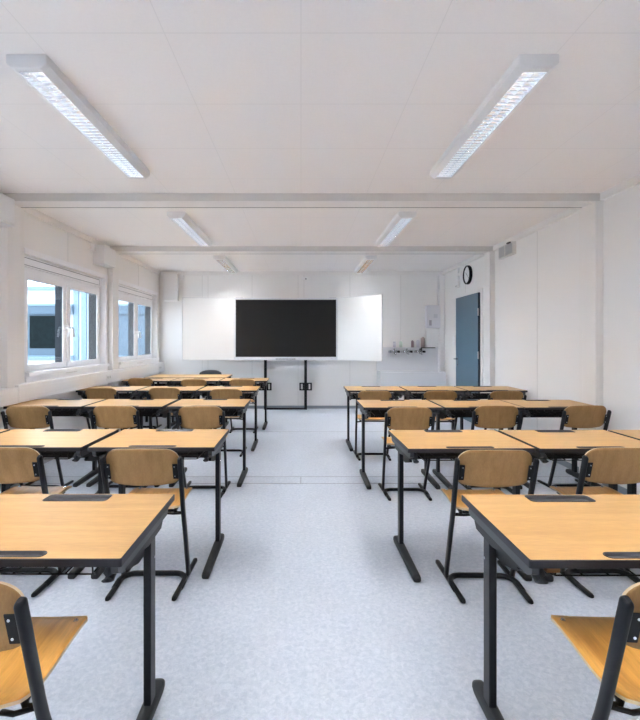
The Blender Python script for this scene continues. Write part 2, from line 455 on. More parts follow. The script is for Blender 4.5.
# ------------------------------------------------------------------ fluorescent fixtures
def make_fixture():
    t = thing('ceiling_light', 'x', 'ceiling light', (0, 0, H), 0, 'louvred fluorescent ceiling lights')
    Lf = 1.535
    bm = NB()
    prof = [(-.10, 0), (-.10, -.045), (-.066, -.068), (-.060, -.068), (-.056, -.02), (.056, -.02), (.060, -.068), (.066, -.068), (.10, -.045), (.10, 0)]
    for yy0, yy1 in ((.035, Lf-.035),):
        A = [bm.verts.new((x, yy0, z)) for x, z in prof]; B = [bm.verts.new((x, yy1, z)) for x, z in prof]
        for i in range(len(prof)): bm.faces.new((A[i], A[(i+1) % 10], B[(i+1) % 10], B[i]))
    obj('fixture_body', bm, M['fixture'], t)
    cap = [(-.10, 0), (-.10, -.045), (-.064, -.070), (.064, -.070), (.10, -.045), (.10, 0)]
    for a, b in ((0, .036), (Lf-.036, Lf)):
        bm = NB(); prism(bm, cap, 'y', a, b); bmesh.ops.bevel(bm, geom=list(bm.edges), offset=.003, segments=2, affect='EDGES')
        obj('end_cap', bm, M['fixture'], t)
    bm = NB()
    bx(bm, -.054, .054, .04, Lf-.04, -.030, -.026)
    obj('fluorescent_tube', bm, M['lamp'], t)
    bm = NB()
    nb = 34
    for k in range(nb+1):
        y = .045 + (Lf-.09)*k/nb
        a = [bm.verts.new(p) for p in ((-.055, y-.011, -.036), (.055, y-.011, -.036), (.059, y-.0006, -.0665), (-.059, y-.0006, -.0665))]
        b = [bm.verts.new(p) for p in ((-.055, y+.011, -.036), (.055, y+.011, -.036), (.059, y+.0006, -.0665), (-.059, y+.0006, -.0665))]
        bm.faces.new(a); bm.faces.new(b); bm.faces.new((a[0], a[1], b[1], b[0])); bm.faces.new((a[3], a[2], b[2], b[3]))
    bx(bm, -.0015, .0015, .04, Lf-.04, -.066, -.036)
    for q in (-1, 1):
        f = [bm.verts.new(p) for p in ((q*.0553, .037, -.031), (q*.0553, Lf-.037, -.031), (q*.0592, Lf-.037, -.0675), (q*.0592, .037, -.0675))]
        bm.faces.new(f)
    obj('louvre', bm, M['blade'], t)
    return t
FX = [(-1.36, 2.235, 'nearest louvred fluorescent light on the left side of the ceiling'),
      (1.178, 2.235, 'nearest louvred fluorescent light on the right side of the ceiling'),
      (-1.372, 4.955, 'left louvred fluorescent light between the two ceiling beams'),
      (1.168, 4.955, 'right louvred fluorescent light between the two ceiling beams'),
      (-1.36, 7.50, 'left louvred fluorescent light beyond the far beam, near the screen wall'),
      (1.165, 7.50, 'right louvred fluorescent light beyond the far beam, near the screen wall'),
      (-1.36, -.14, 'left louvred ceiling light above and behind the camera'),
      (1.178, -.14, 'right louvred ceiling light above and behind the camera'),
      (-1.36, -2.5, 'left louvred ceiling light by the wall behind the camera'),
      (1.178, -2.5, 'right louvred ceiling light by the wall behind the camera')]
fx = make_fixture()
for i, (x, y, lab) in enumerate(FX):
    if i == 0: fx.location = (x, y, H); fx['label'] = lab
    else: dup(fx, (x, y, H), 0, lab)

# ------------------------------------------------------------------ desks
TH, TW, TD = .76, .74, .55        # height, width, depth ; origin: floor under the middle of the BACK edge, top runs to -y
def make_desk():
    t = thing('school_desk', 'x', 'desk', (0, 0, 0), 0, 'beech school desks on black legs')
    hw = TW/2
    # top with recesses
    bm = NB()
    outer = rrect(-hw, hw, -TD, 0, .006, 3)
    e = .0028
    inner = rrect(-hw+e, hw-e, -TD+e, -e, .005, 3)
    back = rrect(-.125, .125, -.086, -.014, .016, 4)
    front = rrect(-.14, .14, -.540, -.503, .018, 5)
    zt, zb = TH, TH-.0235
    loops = [inner, back, front]
    pts = [p for l in loops for p in l]
    vs = [bm.verts.new((x, y, zt)) for x, y in pts]
    tris = tessellate_polygon([[Vector((x, y, 0)) for x, y in l] for l in loops])
    for tr in tris:
        try:
            f = bm.faces.new([vs[i] for i in tr]); f.material_index = 0
        except ValueError: pass
    n_in = len(inner)
    ov = [bm.verts.new((x, y, zt-.002)) for x, y in outer]; obv = [bm.verts.new((x, y, zb)) for x, y in outer]
    for i in range(n_in):
        j = (i+1) % n_in
        f = bm.faces.new((vs[i], vs[j], ov[j], ov[i])); f.material_index = 1; f.smooth = True
        f = bm.faces.new((ov[i], ov[j], obv[j], obv[i])); f.material_index = 1
    f = bm.faces.new(obv); f.material_index = 1
    obj('tabletop', bm, [M['top'], M['edge']], t)
    for l, dep, nm in ((back, .012, 'pen_tray'), (front, .010, 'pen_tray')):
        bm = NB()
        cx = sum(p[0] for p in l)/len(l); cy = sum(p[1] for p in l)/len(l)
        def ring(k, z): return [bm.verts.new((cx+(x-cx)*(1+k/abs(.13)), cy+(y-cy)*(1+k/.03), z)) for x, y in l]
        R = [ring(.0012, zt+.0002), ring(.0008, zt+.0016), ring(-.0012, zt+.0012), ring(-.002, zt-dep*.5), ring(-.005, zt-dep)]
        m = len(l)
        for q in range(4):
            for i in range(m):
                f = bm.faces.new((R[q][i], R[q][(i+1) % m], R[q+1][(i+1) % m], R[q+1][i])); f.smooth = True
                f.material_index = 1 if q < 2 else 0
        f = bm.faces.new(R[4])
        obj(nm, bm, [M['tray'], M['rim']], t)
    for s in (-1, 1):
        # side rail (extrusion with a groove)
        bm = NB()
        xa, xb = s*(hw-.018), s*(hw-.040)
        x0, x1 = min(xa, xb), max(xa, xb)
        loop = [(-.035, zb), (-.035, zb-.034), (-.05, zb-.044), (-.50, zb-.044), (-.525, zb-.030), (-.53, zb)]
        prism(bm, loop, 'x', x0, x1)
        xs = s*(hw-.017)
        bx(bm, min(xs, xs-s*.004), max(xs, xs-s*.004), -.50, -.05, zb-.012, zb-.006, 0)
        obj('side_rail', bm, M['rail'], t)
        # upper arm over the leg
        bm = NB()
        lx = s*(hw-.049)
        arm = [(-.055, .672), (-.05, .69), (-.055, zb-.044), (-.47, zb-.044), (-.475, .685), (-.45, .672), (-.26, .655), (-.22, .648), (-.075, .648)]
        prism(bm, arm, 'x', lx-.017, lx+.017)
        bmesh.ops.bevel(bm, geom=list(bm.edges), offset=.004, segments=2, affect='EDGES')
        obj('support_arm', bm, M['black'], t)
        # leg
        bm = NB()
        prism(bm, rrect(lx-.014, lx+.014, -.192, -.136, .005, 3), 'z', .03, .66)
        cyl(bm, (lx+s*.014, -.15, .575), (lx+s*.0155, -.15, .575), .005, n=10, mi=1)
        obj('leg', bm, [M['post'], M['chrome']], t)
        # foot
        bm = NB()
        path = [(lx, -.040, .024), (lx, -.048, .026), (lx, -.07, .027), (lx, -.19, .027), (lx, -.40, .021), (lx, -.545, .018), (lx, -.566, .017), (lx, -.574, .015)]
        prof = oval(.050, .052, 16, 3.2)
        sc = [.45, .8, 1, 1, .88, .80, .72, .4]
        rings = []
        for (px, py, pz), k in zip(path, sc):
            h = {0: 1}.get(0)
            rings.append([bm.verts.new((px+a*(k**.45), py, max(.001, pz+b*k))) for a, b in prof])
        for i in range(len(rings)-1):
            for j in range(16):
                f = bm.faces.new((rings[i][j], rings[i][(j+1) % 16], rings[i+1][(j+1) % 16], rings[i+1][j])); f.smooth = True
        bm.faces.new(rings[0]); bm.faces.new(rings[-1])
        ft = obj('foot', bm, M['foot'], t)
        # height adjuster clamp between rail and leg
        bm = NB()
        a = [(-.19, .650), (-.33, .655), (-.36, .638), (-.35, .628), (-.25, .60), (-.195, .60)]
        prism(bm, a, 'x', lx-s*.017-.008, lx-s*.017+.008)
        obj('height_clamp', bm, M['black'], t)
        # end hook at the front
        bm = NB()
        sweep(bm, [(lx-s*.01, -.475, zb-.03), (lx-s*.01, -.50, zb-.045), (lx-s*.012, -.505, zb-.062), (lx-s*.014, -.485, zb-.072), (lx-s*.016, -.45, zb-.062)], oval(.03, .014, 10))
        obj('bag_hook', bm, M['rail'], t)
    # cross beam
    bm = NB(); bx(bm, -hw+.063, hw-.063, -.178, -.150, .603, .683, .004)
    obj('crossbar', bm, M['black'], t)
    # wire book shelf
    bm = NB()
    zs = .668; c = oval(.0055, .0055, 6)
    for y in (-.455, -.37, -.29, -.21): sweep(bm, [(-.245, y, zs), (.245, y, zs)], c)
    for x in (-.245, -.16, -.08, 0, .08, .16, .245): sweep(bm, [(x, -.455, zs), (x, -.20, zs), (x, -.185, zs+.015)], c)
    for x in (-.25, .25):
        sweep(bm, [(x, -.47, zb-.002), (x, -.465, zs+.01), (x, -.45, zs), (x, -.20, zs), (x, -.185, zs+.02), (x, -.18, zb-.002)], c)
    obj('book_shelf', bm, M['black'], t)
    return t
M['rim'] = simple('tray_rim', (.03, .03, .035), .2, spec=.6)

rowL = ['nearest row', 'second row', 'third row', 'fourth row', 'fifth row']
rowR = ['nearest row', 'second row', 'third row', 'fourth row']
DESKS = [  # side, row, place, left X, back Y, group
 ('L', 0, 'aisle', -1.2515, 1.836, 0),
 ('L', 1, 'aisle', -1.245, 3.184, .0), ('L', 1, 'middle', -2.022, 3.184, 0), ('L', 1, 'wall', -2.785, 3.184, 0),
 ('L', 2, 'aisle', -1.275, 4.83, 0), ('L', 2, 'middle', -2.055, 4.83, 0), ('L', 2, 'wall', -2.822, 4.83, 0),
 ('L', 3, 'aisle', -1.296, 6.21, 0), ('L', 3, 'middle', -2.060, 6.21, 0), ('L', 3, 'wall', -2.825, 6.21, 0),
 ('L', 4, 'aisle', -1.270, 7.57, 0), ('L', 4, 'middle', -2.030, 7.57, 0), ('L', 4, 'wall', -2.790, 7.57, 0),
 ('R', 0, 'aisle', .647, 1.828, 0),
 ('R', 1, 'aisle', .606, 3.155, .018), ('R', 1, 'middle', 1.374, 3.155, .004), ('R', 1, 'wall', 2.140, 3.155, 0),
 ('R', 2, 'aisle', .584, 4.765, 0), ('R', 2, 'middle', 1.345, 4.765, 0), ('R', 2, 'wall', 2.092, 4.765, 0),
 ('R', 3, 'aisle', .583, 6.21, 0), ('R', 3, 'middle', 1.345, 6.21, 0), ('R', 3, 'wall', 2.100, 6.21, 0)]
def place_words(side, place):
    return {'aisle': 'beside the aisle', 'middle': 'in the middle', 'wall': ('at the window wall' if side == 'L' else 'at the right wall')}[place]
def row_words(side, row):
    return (rowL if side == 'L' else rowR)[row].replace('row', 'row %s of the aisle' % ('left' if side == 'L' else 'right'), 1)
desk0 = make_desk()
first_desk = True
for side, row, place, x, y, rz in DESKS:
    lab = 'beech-topped desk %s of the %s' % (place_words(side, place), row_words(side, row))
    loc = (x+TW/2, y, 0)
    if first_desk: desk0.location = loc; desk0['label'] = lab; first_desk = False; d = desk0
    else: d = dup(desk0, loc, rz, lab)
    if (side, row) == ('R', 0):
        bm = NB(); bx(bm, -TW/2+.075, -TW/2+.115, -.50, -.46, TH-.062, TH-.0235, .003)
        b = obj('corner_block', bm, M['block'], d); b['label'] = 'brown block under the desk corner'

# teacher's desk
t = thing('teacher_desk', 'long beech desk behind the fifth left row, in front of the charcoal office chair', 'desk', (-1.97, 8.38, 0))
bm = NB()
bx(bm, -.70, .70, -.72, 0, TH-.025, TH, .002, 1)
f = max(bm.faces, key=lambda f: f.calc_center_median().z); f.material_index = 0
obj('tabletop', bm, [M['top'], M['edge']], t)
for s in (-1, 1):
    for yy in (-.67, -.05):
        bm = NB(); bx(bm, s*.66-.02, s*.66+.02, yy-.02, yy+.02, 0, TH-.025, .003); obj('leg', bm, M['black'], t)
bm = NB(); bx(bm, -.64, .64, -.05-.008, -.05+.008, .42, TH-.03, .002); obj('modesty_panel', bm, M['white'], t)
bm = NB()
for a, b_, c_, d_ in ((-.64, .64, -.68, -.66), (-.64, .64, -.085, -.065)): bx(bm, a, b_, c_, d_, TH-.07, TH-.025)
obj('crossbar', bm, M['black'], t)

# ------------------------------------------------------------------ pupils' chairs ; origin: floor below the post tops, faces +y
def post_y(z): return (.752-z)/.352*.095 if z > .40 else .095+(.40-z)/.38*.155
def make_chair():
    t = thing('school_chair', 'x', 'chair', (0, 0, 0), 0, 'beech school chairs with black frames')
    # backrest
    bm = NB(); nu, nv = 25, 13; W, Hh, th = .392, .212, .009
    z0, z1 = .600, .812
    def outline(u):          # bottom and top z for a given normalised x
        a = abs(u)
        top = z1 - .010*a*a; bot = z0 + .014*a*a
        rt, rb = .34, .22
        if a > 1-rt: k = (a-(1-rt))/rt; top -= .058*(1-math.sqrt(max(0, 1-k*k)))
        if a > 1-rb: k = (a-(1-rb))/rb; bot += .045*(1-math.sqrt(max(0, 1-k*k)))
        return bot, top
    grid = {}
    for sgn in (0, 1):
        for i in range(nu):
            u = math.sin((i/(nu-1)-.5)*PI)
            b_, tp = outline(u)
            for j in range(nv):
                v = j/(nv-1); z = b_+(tp-b_)*v; x = u*W/2
                y = (.775-z)*.27 - .012 + .030*u*u + (th if sgn else 0)
                grid[sgn, i, j] = bm.verts.new((x, y, z))
    for sgn in (0, 1):
        for i in range(nu-1):
            for j in range(nv-1):
                q = [grid[sgn, i, j], grid[sgn, i+1, j], grid[sgn, i+1, j+1], grid[sgn, i, j+1]]
                f = bm.faces.new(q); f.smooth = True; f.material_index = 0
    def rim(seq):
        for a, b_ in zip(seq[:-1], seq[1:]):
            f = bm.faces.new((grid[0, a[0], a[1]], grid[0, b_[0], b_[1]], grid[1, b_[0], b_[1]], grid[1, a[0], a[1]])); f.material_index = 1
    loop = [(i, 0) for i in range(nu)] + [(nu-1, j) for j in range(1, nv)] + [(i, nv-1) for i in range(nu-2, -1, -1)] + [(0, j) for j in range(nv-2, -1, -1)]
    rim(loop)
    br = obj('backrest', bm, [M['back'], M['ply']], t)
    # seat
    bm = NB(); nu, nv = 21, 19; grid = {}
    def seat_z(u, v):       # v 0 rear .. 1 front
        return .460 + .012*u*u*(1-v*.6) + .014*max(0, .25-v)/.25 - .012*math.exp(-((v-.35)/.25)**2) - .008*max(0, (v-.86)/.14)**2 + .008
    for sgn in (0, 1):
        for j in range(nv):
            v = j/(nv-1)
            y = .022 + .405*v
            hwid = .183 - .008*v
            kr = 0
            if v < .12: k = 1-v/.12; hwid -= .040*(1-math.sqrt(max(0, 1-k*k)))
            if v > .95: k = (v-.95)/.05; hwid -= .012*(1-math.sqrt(max(0, 1-k*k)))
            for i in range(nu):
                u = i/(nu-1)*2-1
                yy = y - .012*(1-u*u)*(1-v)
                grid[sgn, i, j] = bm.verts.new((u*hwid, yy, seat_z(u, v) - (.010 if sgn == 0 else 0)))
    for sgn in (0, 1):
        for i in range(nu-1):
            for j in range(nv-1):
                f = bm.faces.new([grid[sgn, i, j], grid[sgn, i+1, j], grid[sgn, i+1, j+1], grid[sgn, i, j+1]]); f.smooth = True
    loop = [(i, 0) for i in range(nu)] + [(nu-1, j) for j in range(1, nv)] + [(i, nv-1) for i in range(nu-2, -1, -1)] + [(0, j) for j in range(nv-2, -1, -1)]
    rim(loop)
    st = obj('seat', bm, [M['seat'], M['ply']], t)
    for s in (-1, 1):
        bm = NB(); z = seat_z(s*.8, .93)
        cyl(bm, (s*.143, .392, z-.002), (s*.145, .385, z+.0025), .008, .006, 12)
        obj('seat_rivet', bm, M['chrome'], st)
    # posts
    for s in (-1, 1):
        bm = NB()
        xt, xm, xb = s*.206, s*.201, s*.190
        P0, Pa, Pm, Pb, P1 = Vector((xt, 0, .752)), Vector((xt-s*.004, .086, .45)), Vector((xm, .106, .39)), Vector((xm-s*.001, .130, .33)), Vector((xb, .25, .022))
        pts = [P0 + (P0-Pa).normalized()*.012, P0 + (P0-Pa).normalized()*.006, P0, Pa, Pm, Pb, P1]
        sweep(bm, pts, oval(.0235, .036, 16, 2.6), up=(0, 1, 0), scales=[.55, .88, 1, 1, 1, 1, 1])
        obj('post', bm, M['post'], t)
        # mounting plate with two screws
        bm = NB()
        for z_, z__ in ((.642, .728),):
            y0_, y1_ = post_y(z__), post_y(z_)
            off = -.004
            x_in, x_out = s*.166, s*.199
            vs = []
            for dx in (x_in, x_out):
                for (yy, zz) in ((y1_, z_), (y0_, z__)):
                    bend = -.002 if dx == x_in else 0.0
                    for d in (0, -.0045): vs.append(bm.verts.new((dx, yy+off+bend+d, zz)))
            # order: in-low(a,b) in-high(a,b) out-low(a,b) out-high(a,b)
            a = vs
            for q in ((0, 2, 6, 4), (1, 5, 7, 3), (0, 1, 3, 2), (4, 6, 7, 5), (0, 4, 5, 1), (2, 3, 7, 6)): bm.faces.new([a[i] for i in q])
        bmesh.ops.recalc_face_normals(bm, faces=bm.faces)
        bmesh.ops.bevel(bm, geom=list(bm.edges), offset=.0015, segments=2, affect='EDGES')
        mp = obj('mounting_plate', bm, M['black'], t)
        for z_ in (.658, .712):
            bm = NB(); y_ = post_y(z_) - .0105
            cyl(bm, (s*.177, y_+.002, z_), (s*.177, y_-.002, z_-.0005), .0045, .0035, 10)
            obj('screw', bm, M['chrome'], mp)
        # skid
        bm = NB()
        xr_, xf = s*.176, s*.19
        path = [(xr_*1.0, -.01, .014), (xr_, .005, .013), (s*.181, .15, .013), (s*.186, .30, .013), (xf, .42, .013), (xf, .435, .013)]
        sweep(bm, path, oval(.028, .024, 12, 3), scales=[.75, 1, 1, 1, 1, .7])
        obj('skid', bm, M['black'], t)
        # seat support bracket
        bm = NB()
        yz = post_y(.44)
        xs = s*.178
        sweep(bm, [(s*.197, yz+.005, .435), (xs-s*.01, yz+.0, .437), (s*.155, yz+.015, .440), (s*.150, yz+.05, .444), (s*.147, .36, .446)], oval(.022, .016, 10))
        sweep(bm, [(s*.196, yz+.01, .430), (s*.155, yz-.03, .444), (s*.12, .06, .444)], oval(.018, .012, 8))
        obj('seat_bracket', bm, M['black'], t)
    bm = NB()
    pts = []
    zc = .014
    for k in range(7):
        a = PI/2*k/6; pts.append((-.185+.07*(1-math.cos(a)), .170+.085*math.sin(a), zc+.004))
    left = [(-.182, .10, zc)] + pts
    path = left + [(-x, y, z) for x, y, z in reversed(left)]
    sweep(bm, path, oval(.030, .026, 12, 3))
    obj('floor_bar', bm, M['black'], t)
    bm = NB(); sweep(bm, [(-.15, post_y(.44)+.03, .438), (.15, post_y(.44)+.03, .438)], oval(.02, .016, 8)); obj('seat_crossbar', bm, M['black'], t)
    return t

CH = [  # side,row,place, centre X, Y0, rz(deg)
 ('L', 0, 'aisle', -.876, 1.080, -4),
 ('L', 1, 'aisle', -.836, 2.36, 0), ('L', 1, 'middle', -1.588, 2.395, 0),
 ('L', 2, 'aisle', -.872, 3.905, 0), ('L', 2, 'middle', -1.625, 3.93, 0), ('L', 2, 'wall', -2.383, 3.92, 0),
 ('L', 3, 'aisle', -.882, 5.30, 0), ('L', 3, 'middle', -1.655, 5.46, 0), ('L', 3, 'wall', -2.41, 5.43, 0),
 ('L', 4, 'aisle', -.869, 6.66, 0), ('L', 4, 'middle', -1.584, 6.66, 0), ('L', 4, 'wall', -2.435, 6.84, 0),
 ('R', 0, 'aisle', .988, 1.080, -1.5),
 ('R', 1, 'aisle', 1.012, 2.335, -1), ('R', 1, 'middle', 1.705, 2.387, 0),
 ('R', 2, 'aisle', .928, 3.84, 0), ('R', 2, 'middle', 1.709, 3.93, 0), ('R', 2, 'wall', 2.50, 3.95, 3),
 ('R', 3, 'aisle', .85, 5.20, 0), ('R', 3, 'middle', 1.60, 5.17, 0), ('R', 3, 'wall', 2.36, 5.17, 0)]
chair0 = make_chair(); first = True
for side, row, place, x, y, rz in CH:
    if row and not (side == 'R' and row == 3): k = (y*1.012+.01)/y; x *= k; y *= k
    lab = 'beech school chair %s of the %s' % (place_words(side, place), row_words(side, row))
    if first: chair0.location = (x, y, 0); chair0['label'] = lab; first = False
    else: dup(chair0, (x, y, 0), math.radians(rz), lab)

# office chair behind the teacher's desk
t = thing('office_chair', 'charcoal upholstered office chair behind the long teacher desk', 'chair', (-1.76, 8.72, 0))
bm = NB()
nu = 17; g = {}
for sg in (0, 1):
    for i in range(nu):
        u = i/(nu-1)*2-1
        top = .812 - .05*abs(u)**3.2; bot = .55
        for j in range(9):
            v = j/8; z = bot+(top-bot)*v
            g[sg, i, j] = bm.verts.new((u*.225*(1-.12*abs(v-.5)), .10-.03*u*u+(.035 if sg else -.02)*math.sqrt(max(.15, 1-u**4)), z))
for sg in (0, 1):
    for i in range(nu-1):
        for j in range(8):
            f = bm.faces.new([g[sg, i, j], g[sg, i+1, j], g[sg, i+1, j+1], g[sg, i, j+1]]); f.smooth = True
lp = [(i, 0) for i in range(nu)] + [(nu-1, j) for j in range(1, 9)] + [(i, 8) for i in range(nu-2, -1, -1)] + [(0, j) for j in range(7, -1, -1)]
for a, b_ in zip(lp[:-1], lp[1:]):
    f = bm.faces.new((g[0, a[0], a[1]], g[0, b_[0], b_[1]], g[1, b_[0], b_[1]], g[1, a[0], a[1]])); f.smooth = True
obj('backrest', bm, M['charcoal'], t)
bm = NB(); bx(bm, -.23, .23, -.26, .17, .43, .50, .03, seg=4); obj('seat', bm, M['charcoal'], t)
bm = NB(); cyl(bm, (0, -.04, .09), (0, -.04, .43), .025); bx(bm, -.025, .025, .12, .135, .44, .62, .004); bx(bm, -.025, .025, -.04, .13, .41, .43, .004); obj('gas_column', bm, M['black'], t)
bm = NB()
for k in range(5):
    a = 2*PI*k/5+.3; sweep(bm, [(0, -.04, .10), (.27*math.cos(a), -.04+.27*math.sin(a), .075)], oval(.035, .03, 8), scales=[1, .7])
obj('base', bm, M['black'], t)
for k in range(5):
    a = 2*PI*k/5+.3; x, y = .27*math.cos(a), -.04+.27*math.sin(a)
    bm = NB(); cyl(bm, (x-.02*math.sin(a), y+.02*math.cos(a), .028), (x+.02*math.sin(a), y-.02*math.cos(a), .028), .027); cyl(bm, (x, y, .03), (x, y, .08), .008); obj('caster', bm, M['black'], t)

# ------------------------------------------------------------------ interactive screen on its lift posts
PY = 9.10
t = thing('interactive_display', 'large dark interactive display in a white frame on two black posts', 'display', (-.298, PY, 0))
sx0, sx1, sz0, sz1 = -1.012, 1.012, 1.005, 2.230
bm = NB()
fy = -.20
bx(bm, sx0, sx1, fy, fy+.095, sz0, sz1, .006)
obj('bezel', bm, M['bezel'], t)
bm = NB(); bx(bm, sx0+.022, sx1-.022, fy-.003, fy-.0002, sz0+.062, sz1-.035); obj('screen_border', bm, M['bezelb'], t)
bm = NB(); bx(bm, sx0+.048, sx1-.048, fy-.006, fy-.0032, sz0+.082, sz1-.055); obj('screen', bm, M['screen'], t)
bm = NB()
for k in range(28): bx(bm, -.20+k*.014, -.191+k*.014, fy-.002, fy+.001, sz0+.010, sz0+.030)
obj('speaker_grille', bm, M['gap'], t)
bm = NB()
bx(bm, sx0+.12, sx0+.19, fy-.0015, fy+.001, sz0+.026, sz0+.036); bx(bm, sx1-.13, sx1-.09, fy-.0015, fy+.001, sz0+.026, sz0+.036)
obj('control_button', bm, M['alu'], t)
bm = NB(); bx(bm, sx0+.02, sx0+.16, fy+.03, fy+.06, sz1, sz1+.012); bx(bm, sx1-.16, sx1-.02, fy+.03, fy+.06, sz1, sz1+.012)
obj('hinge_bracket', bm, M['alu'], t)
for x in (-.417, .391):
    bm = NB(); bx(bm, x-.0275, x+.0275, -.03, .04, .0, 2.0, .004); p = obj('lift_post', bm, M['black'], t)
    bm = NB()
    for q in (-1, 1):
        a, b_ = x+q*.0275, x+q*.125
        x0, x1 = min(a, b_), max(a, b_)
        bx(bm, x0, x1, -.055, -.03, .52, .545, .004); bx(bm, x0, x1, -.055, -.03, .39, .415, .004)
        xo = x+q*.11
        bx(bm, xo-.016, xo+.016, -.055, -.03, .39, .545, .004)
        bx(bm, x+q*.045-.014, x+q*.045+.014, -.055, -.03, .40, .535, .004)
    bx(bm, x-.03, x+.03, -.05, .0, .40, .535, .003)
    obj('lift_clamp', bm, M['black'], p)
bm = NB(); bx(bm, -.417, .391, -.02, .03, .0, .035, .004); obj('floor_rail', bm, M['black'], t)
bm = NB(); bx(bm, -.6, .6, -.105, -.03, 1.45, 1.85, .005); obj('mounting_frame', bm, M['black'], t)
def wing(name, hx, hy, ang, s, label, wid, dz=0):
    w = thing(name, label, 'whiteboard', (hx, hy, 1.005), ang)
    zz0, zz1 = .0+dz, 1.225+dz
    x0, x1 = (0, wid) if s > 0 else (-wid, 0)
    bm = NB(); bx(bm, x0+.008, x1-.008, -.004, .016, zz0+.008, zz1-.008); obj('writing_surface', bm, M['wb'], w)
    bm = NB()
    bx(bm, x0, x1, -.008, .02, zz0, zz0+.009); bx(bm, x0, x1, -.008, .02, zz1-.009, zz1)
    bx(bm, x0, x0+.009, -.008, .02, zz0, zz1); bx(bm, x1-.009, x1, -.008, .02, zz0, zz1)
    obj('frame', bm, M['alu'], w)
    return w
wing('whiteboard_wing', -.298+sx1+.006, PY+fy+.03, -.745, 1, 'white folding whiteboard wing right of the screen, swung forward', 1.03)
wing('whiteboard_wing', -.298+sx0-.006, PY+fy+.03, .13, -1, 'white folding whiteboard wing left of the screen, almost flat', 1.0)

# small sensor above the display
t = thing('motion_sensor', 'small white sensor with a dark lens above the screen', 'sensor', (.10, YB, 2.645))
bm = NB(); bx(bm, -.09, .03, -.03, 0, -.02, .04, .012, seg=3); obj('housing', bm, M['white'], t)
bm = NB(); cyl(bm, (.0, -.03, .0), (.0, -.036, .0), .013); obj('lens', bm, M['gap'], t)

# ------------------------------------------------------------------ wash trough
t = thing('wash_trough', 'long white washing trough in the far right corner', 'sink', (2.22, YB, 0))
x0, x1 = -.68, .60
dp = -.47
bm = NB()
zt = .775
bx(bm, x0, x1, dp, dp+.035, .40, zt, .008)
bx(bm, x0, x0+.03, dp+.035, -.03, .40, zt, .004); bx(bm, x1-.03, x1, dp+.035, -.03, .40, zt, .004)
bx(bm, x0, x1, -.06, -.03, .40, zt, .004)
bx(bm, x0+.03, x1-.03, dp+.035, -.06, .52, .54)
obj('trough_basin', bm, M['ceramic'], t)
bm = NB(); bx(bm, x0+.04, x1-.04, dp+.05, -.04, .0, .40, .004); obj('pedestal', bm, M['white'], t)
bm = NB(); bx(bm, x0, x1, -.028, -.003, .78, 1.235, .003)
o = obj('splashback', bm, M['ceramic'], loc=(2.22, YB, 0)); tag(o, 'pale grey-white splashback panel carrying the three taps', 'splashback')
bm = NB(); bx(bm, x0, x1, -.10, -.003, 1.235, 1.25, .003)
o = obj('ledge', bm, M['ceramic'], loc=(2.22, YB, 0)); tag(o, 'narrow white ledge above the taps, with the bottles on it', 'ledge')
M['tap'] = simple('brushed_chrome', (.45, .46, .48), .25, metal=1)
def tap(x, lab):
    tp = thing('tap', lab, 'tap', (x, YB-.03, 1.165), 0, 'chrome taps above the trough')
    bm = NB()
    cyl(bm, (-.055, 0, 0), (-.055, -.012, 0), .028); cyl(bm, (.055, 0, 0), (.055, -.012, 0), .028)
    cyl(bm, (-.055, -.01, 0), (-.055, -.07, 0), .014); cyl(bm, (.055, -.01, 0), (.055, -.07, 0), .014)
    cyl(bm, (-.075, -.07, 0), (.075, -.07, 0), .019)
    obj('tap_body', bm, M['tap'], tp)
    bm = NB(); sweep(bm, [(0, -.07, -.01), (0, -.08, -.035), (0, -.12, -.045), (0, -.20, -.03), (0, -.225, -.035), (0, -.23, -.06)], oval(.018, .018, 10)); obj('spout', bm, M['tap'], tp)
    for s in (-1, 1):
        bm = NB(); cyl(bm, (s*.075, -.07, 0), (s*.115, -.07, 0), .024, .021); obj('tap_handle', bm, M['tap'] if s < 0 else M['black'], tp)
    bm = NB(); cyl(bm, (0, -.07, .01), (0, -.07, .045), .010); cyl(bm, (0, -.07, .045), (0, -.073, .062), .016); obj('diverter', bm, M['tap'], tp)
tap(1.885, 'left one of the three chrome taps above the washing trough')
tap(2.14, 'middle one of the three chrome taps above the washing trough')
tap(2.40, 'right one of the three chrome taps above the washing trough')

def bottle(x, r, h, mat, lab, neck=True, name='soap_bottle', cat='bottle', capm=None):
    r *= 1.3
    b = thing(name, lab, cat, (x, YB-.055, 1.25))
    bm = NB()
    cyl(bm, (0, 0, 0), (0, 0, h*.72), r, r, 18)
    if neck: cyl(bm, (0, 0, h*.72), (0, 0, h*.85), r, r*.35, 18)
    else: cyl(bm, (0, 0, h*.72), (0, 0, h), r, r*1.05, 18)
    obj('bottle_body', bm, mat, b)
    if neck:
        bm = NB(); cyl(bm, (0, 0, h*.85), (0, 0, h), r*.36, r*.3, 12); obj('cap', bm, capm or M['white'], b)
XX = 1
bottle(1.90, .021, .12, M['lilac'], 'small pale cup standing on the splashback ledge, above the left tap', False, 'cup', 'cup')
bottle(2.03, .026, .15, M['green'], 'pale green bottle on the splashback ledge, second from the screen')
bottle(2.265, .022, .17, M['mauve'], 'dark mauve bottle on the splashback ledge, above the right tap')
bottle(2.375, .026, .18, M['lilac'], 'lilac-grey bottle on the splashback ledge, beside the brown one')
bottle(2.475, .032, .25, M['brown'], 'tallest brown bottle on the splashback ledge, by the dispenser')
bm = NB(); bx(bm, -.14, .14, -.11, 0, -.008, .008, .003); bx(bm, -.135, -.125, -.1, 0, -.05, -.008); 
o = obj('wall_shelf', bm, M['black'], loc=(2.56, YB-.052, 1.243)); tag(o, 'narrow black shelf at the ledge below the paper dispenser', 'shelf')
t = thing('paper_dispenser', 'white paper towel dispenser on the wall above the trough', 'dispenser', (2.68, YB, 1.64))
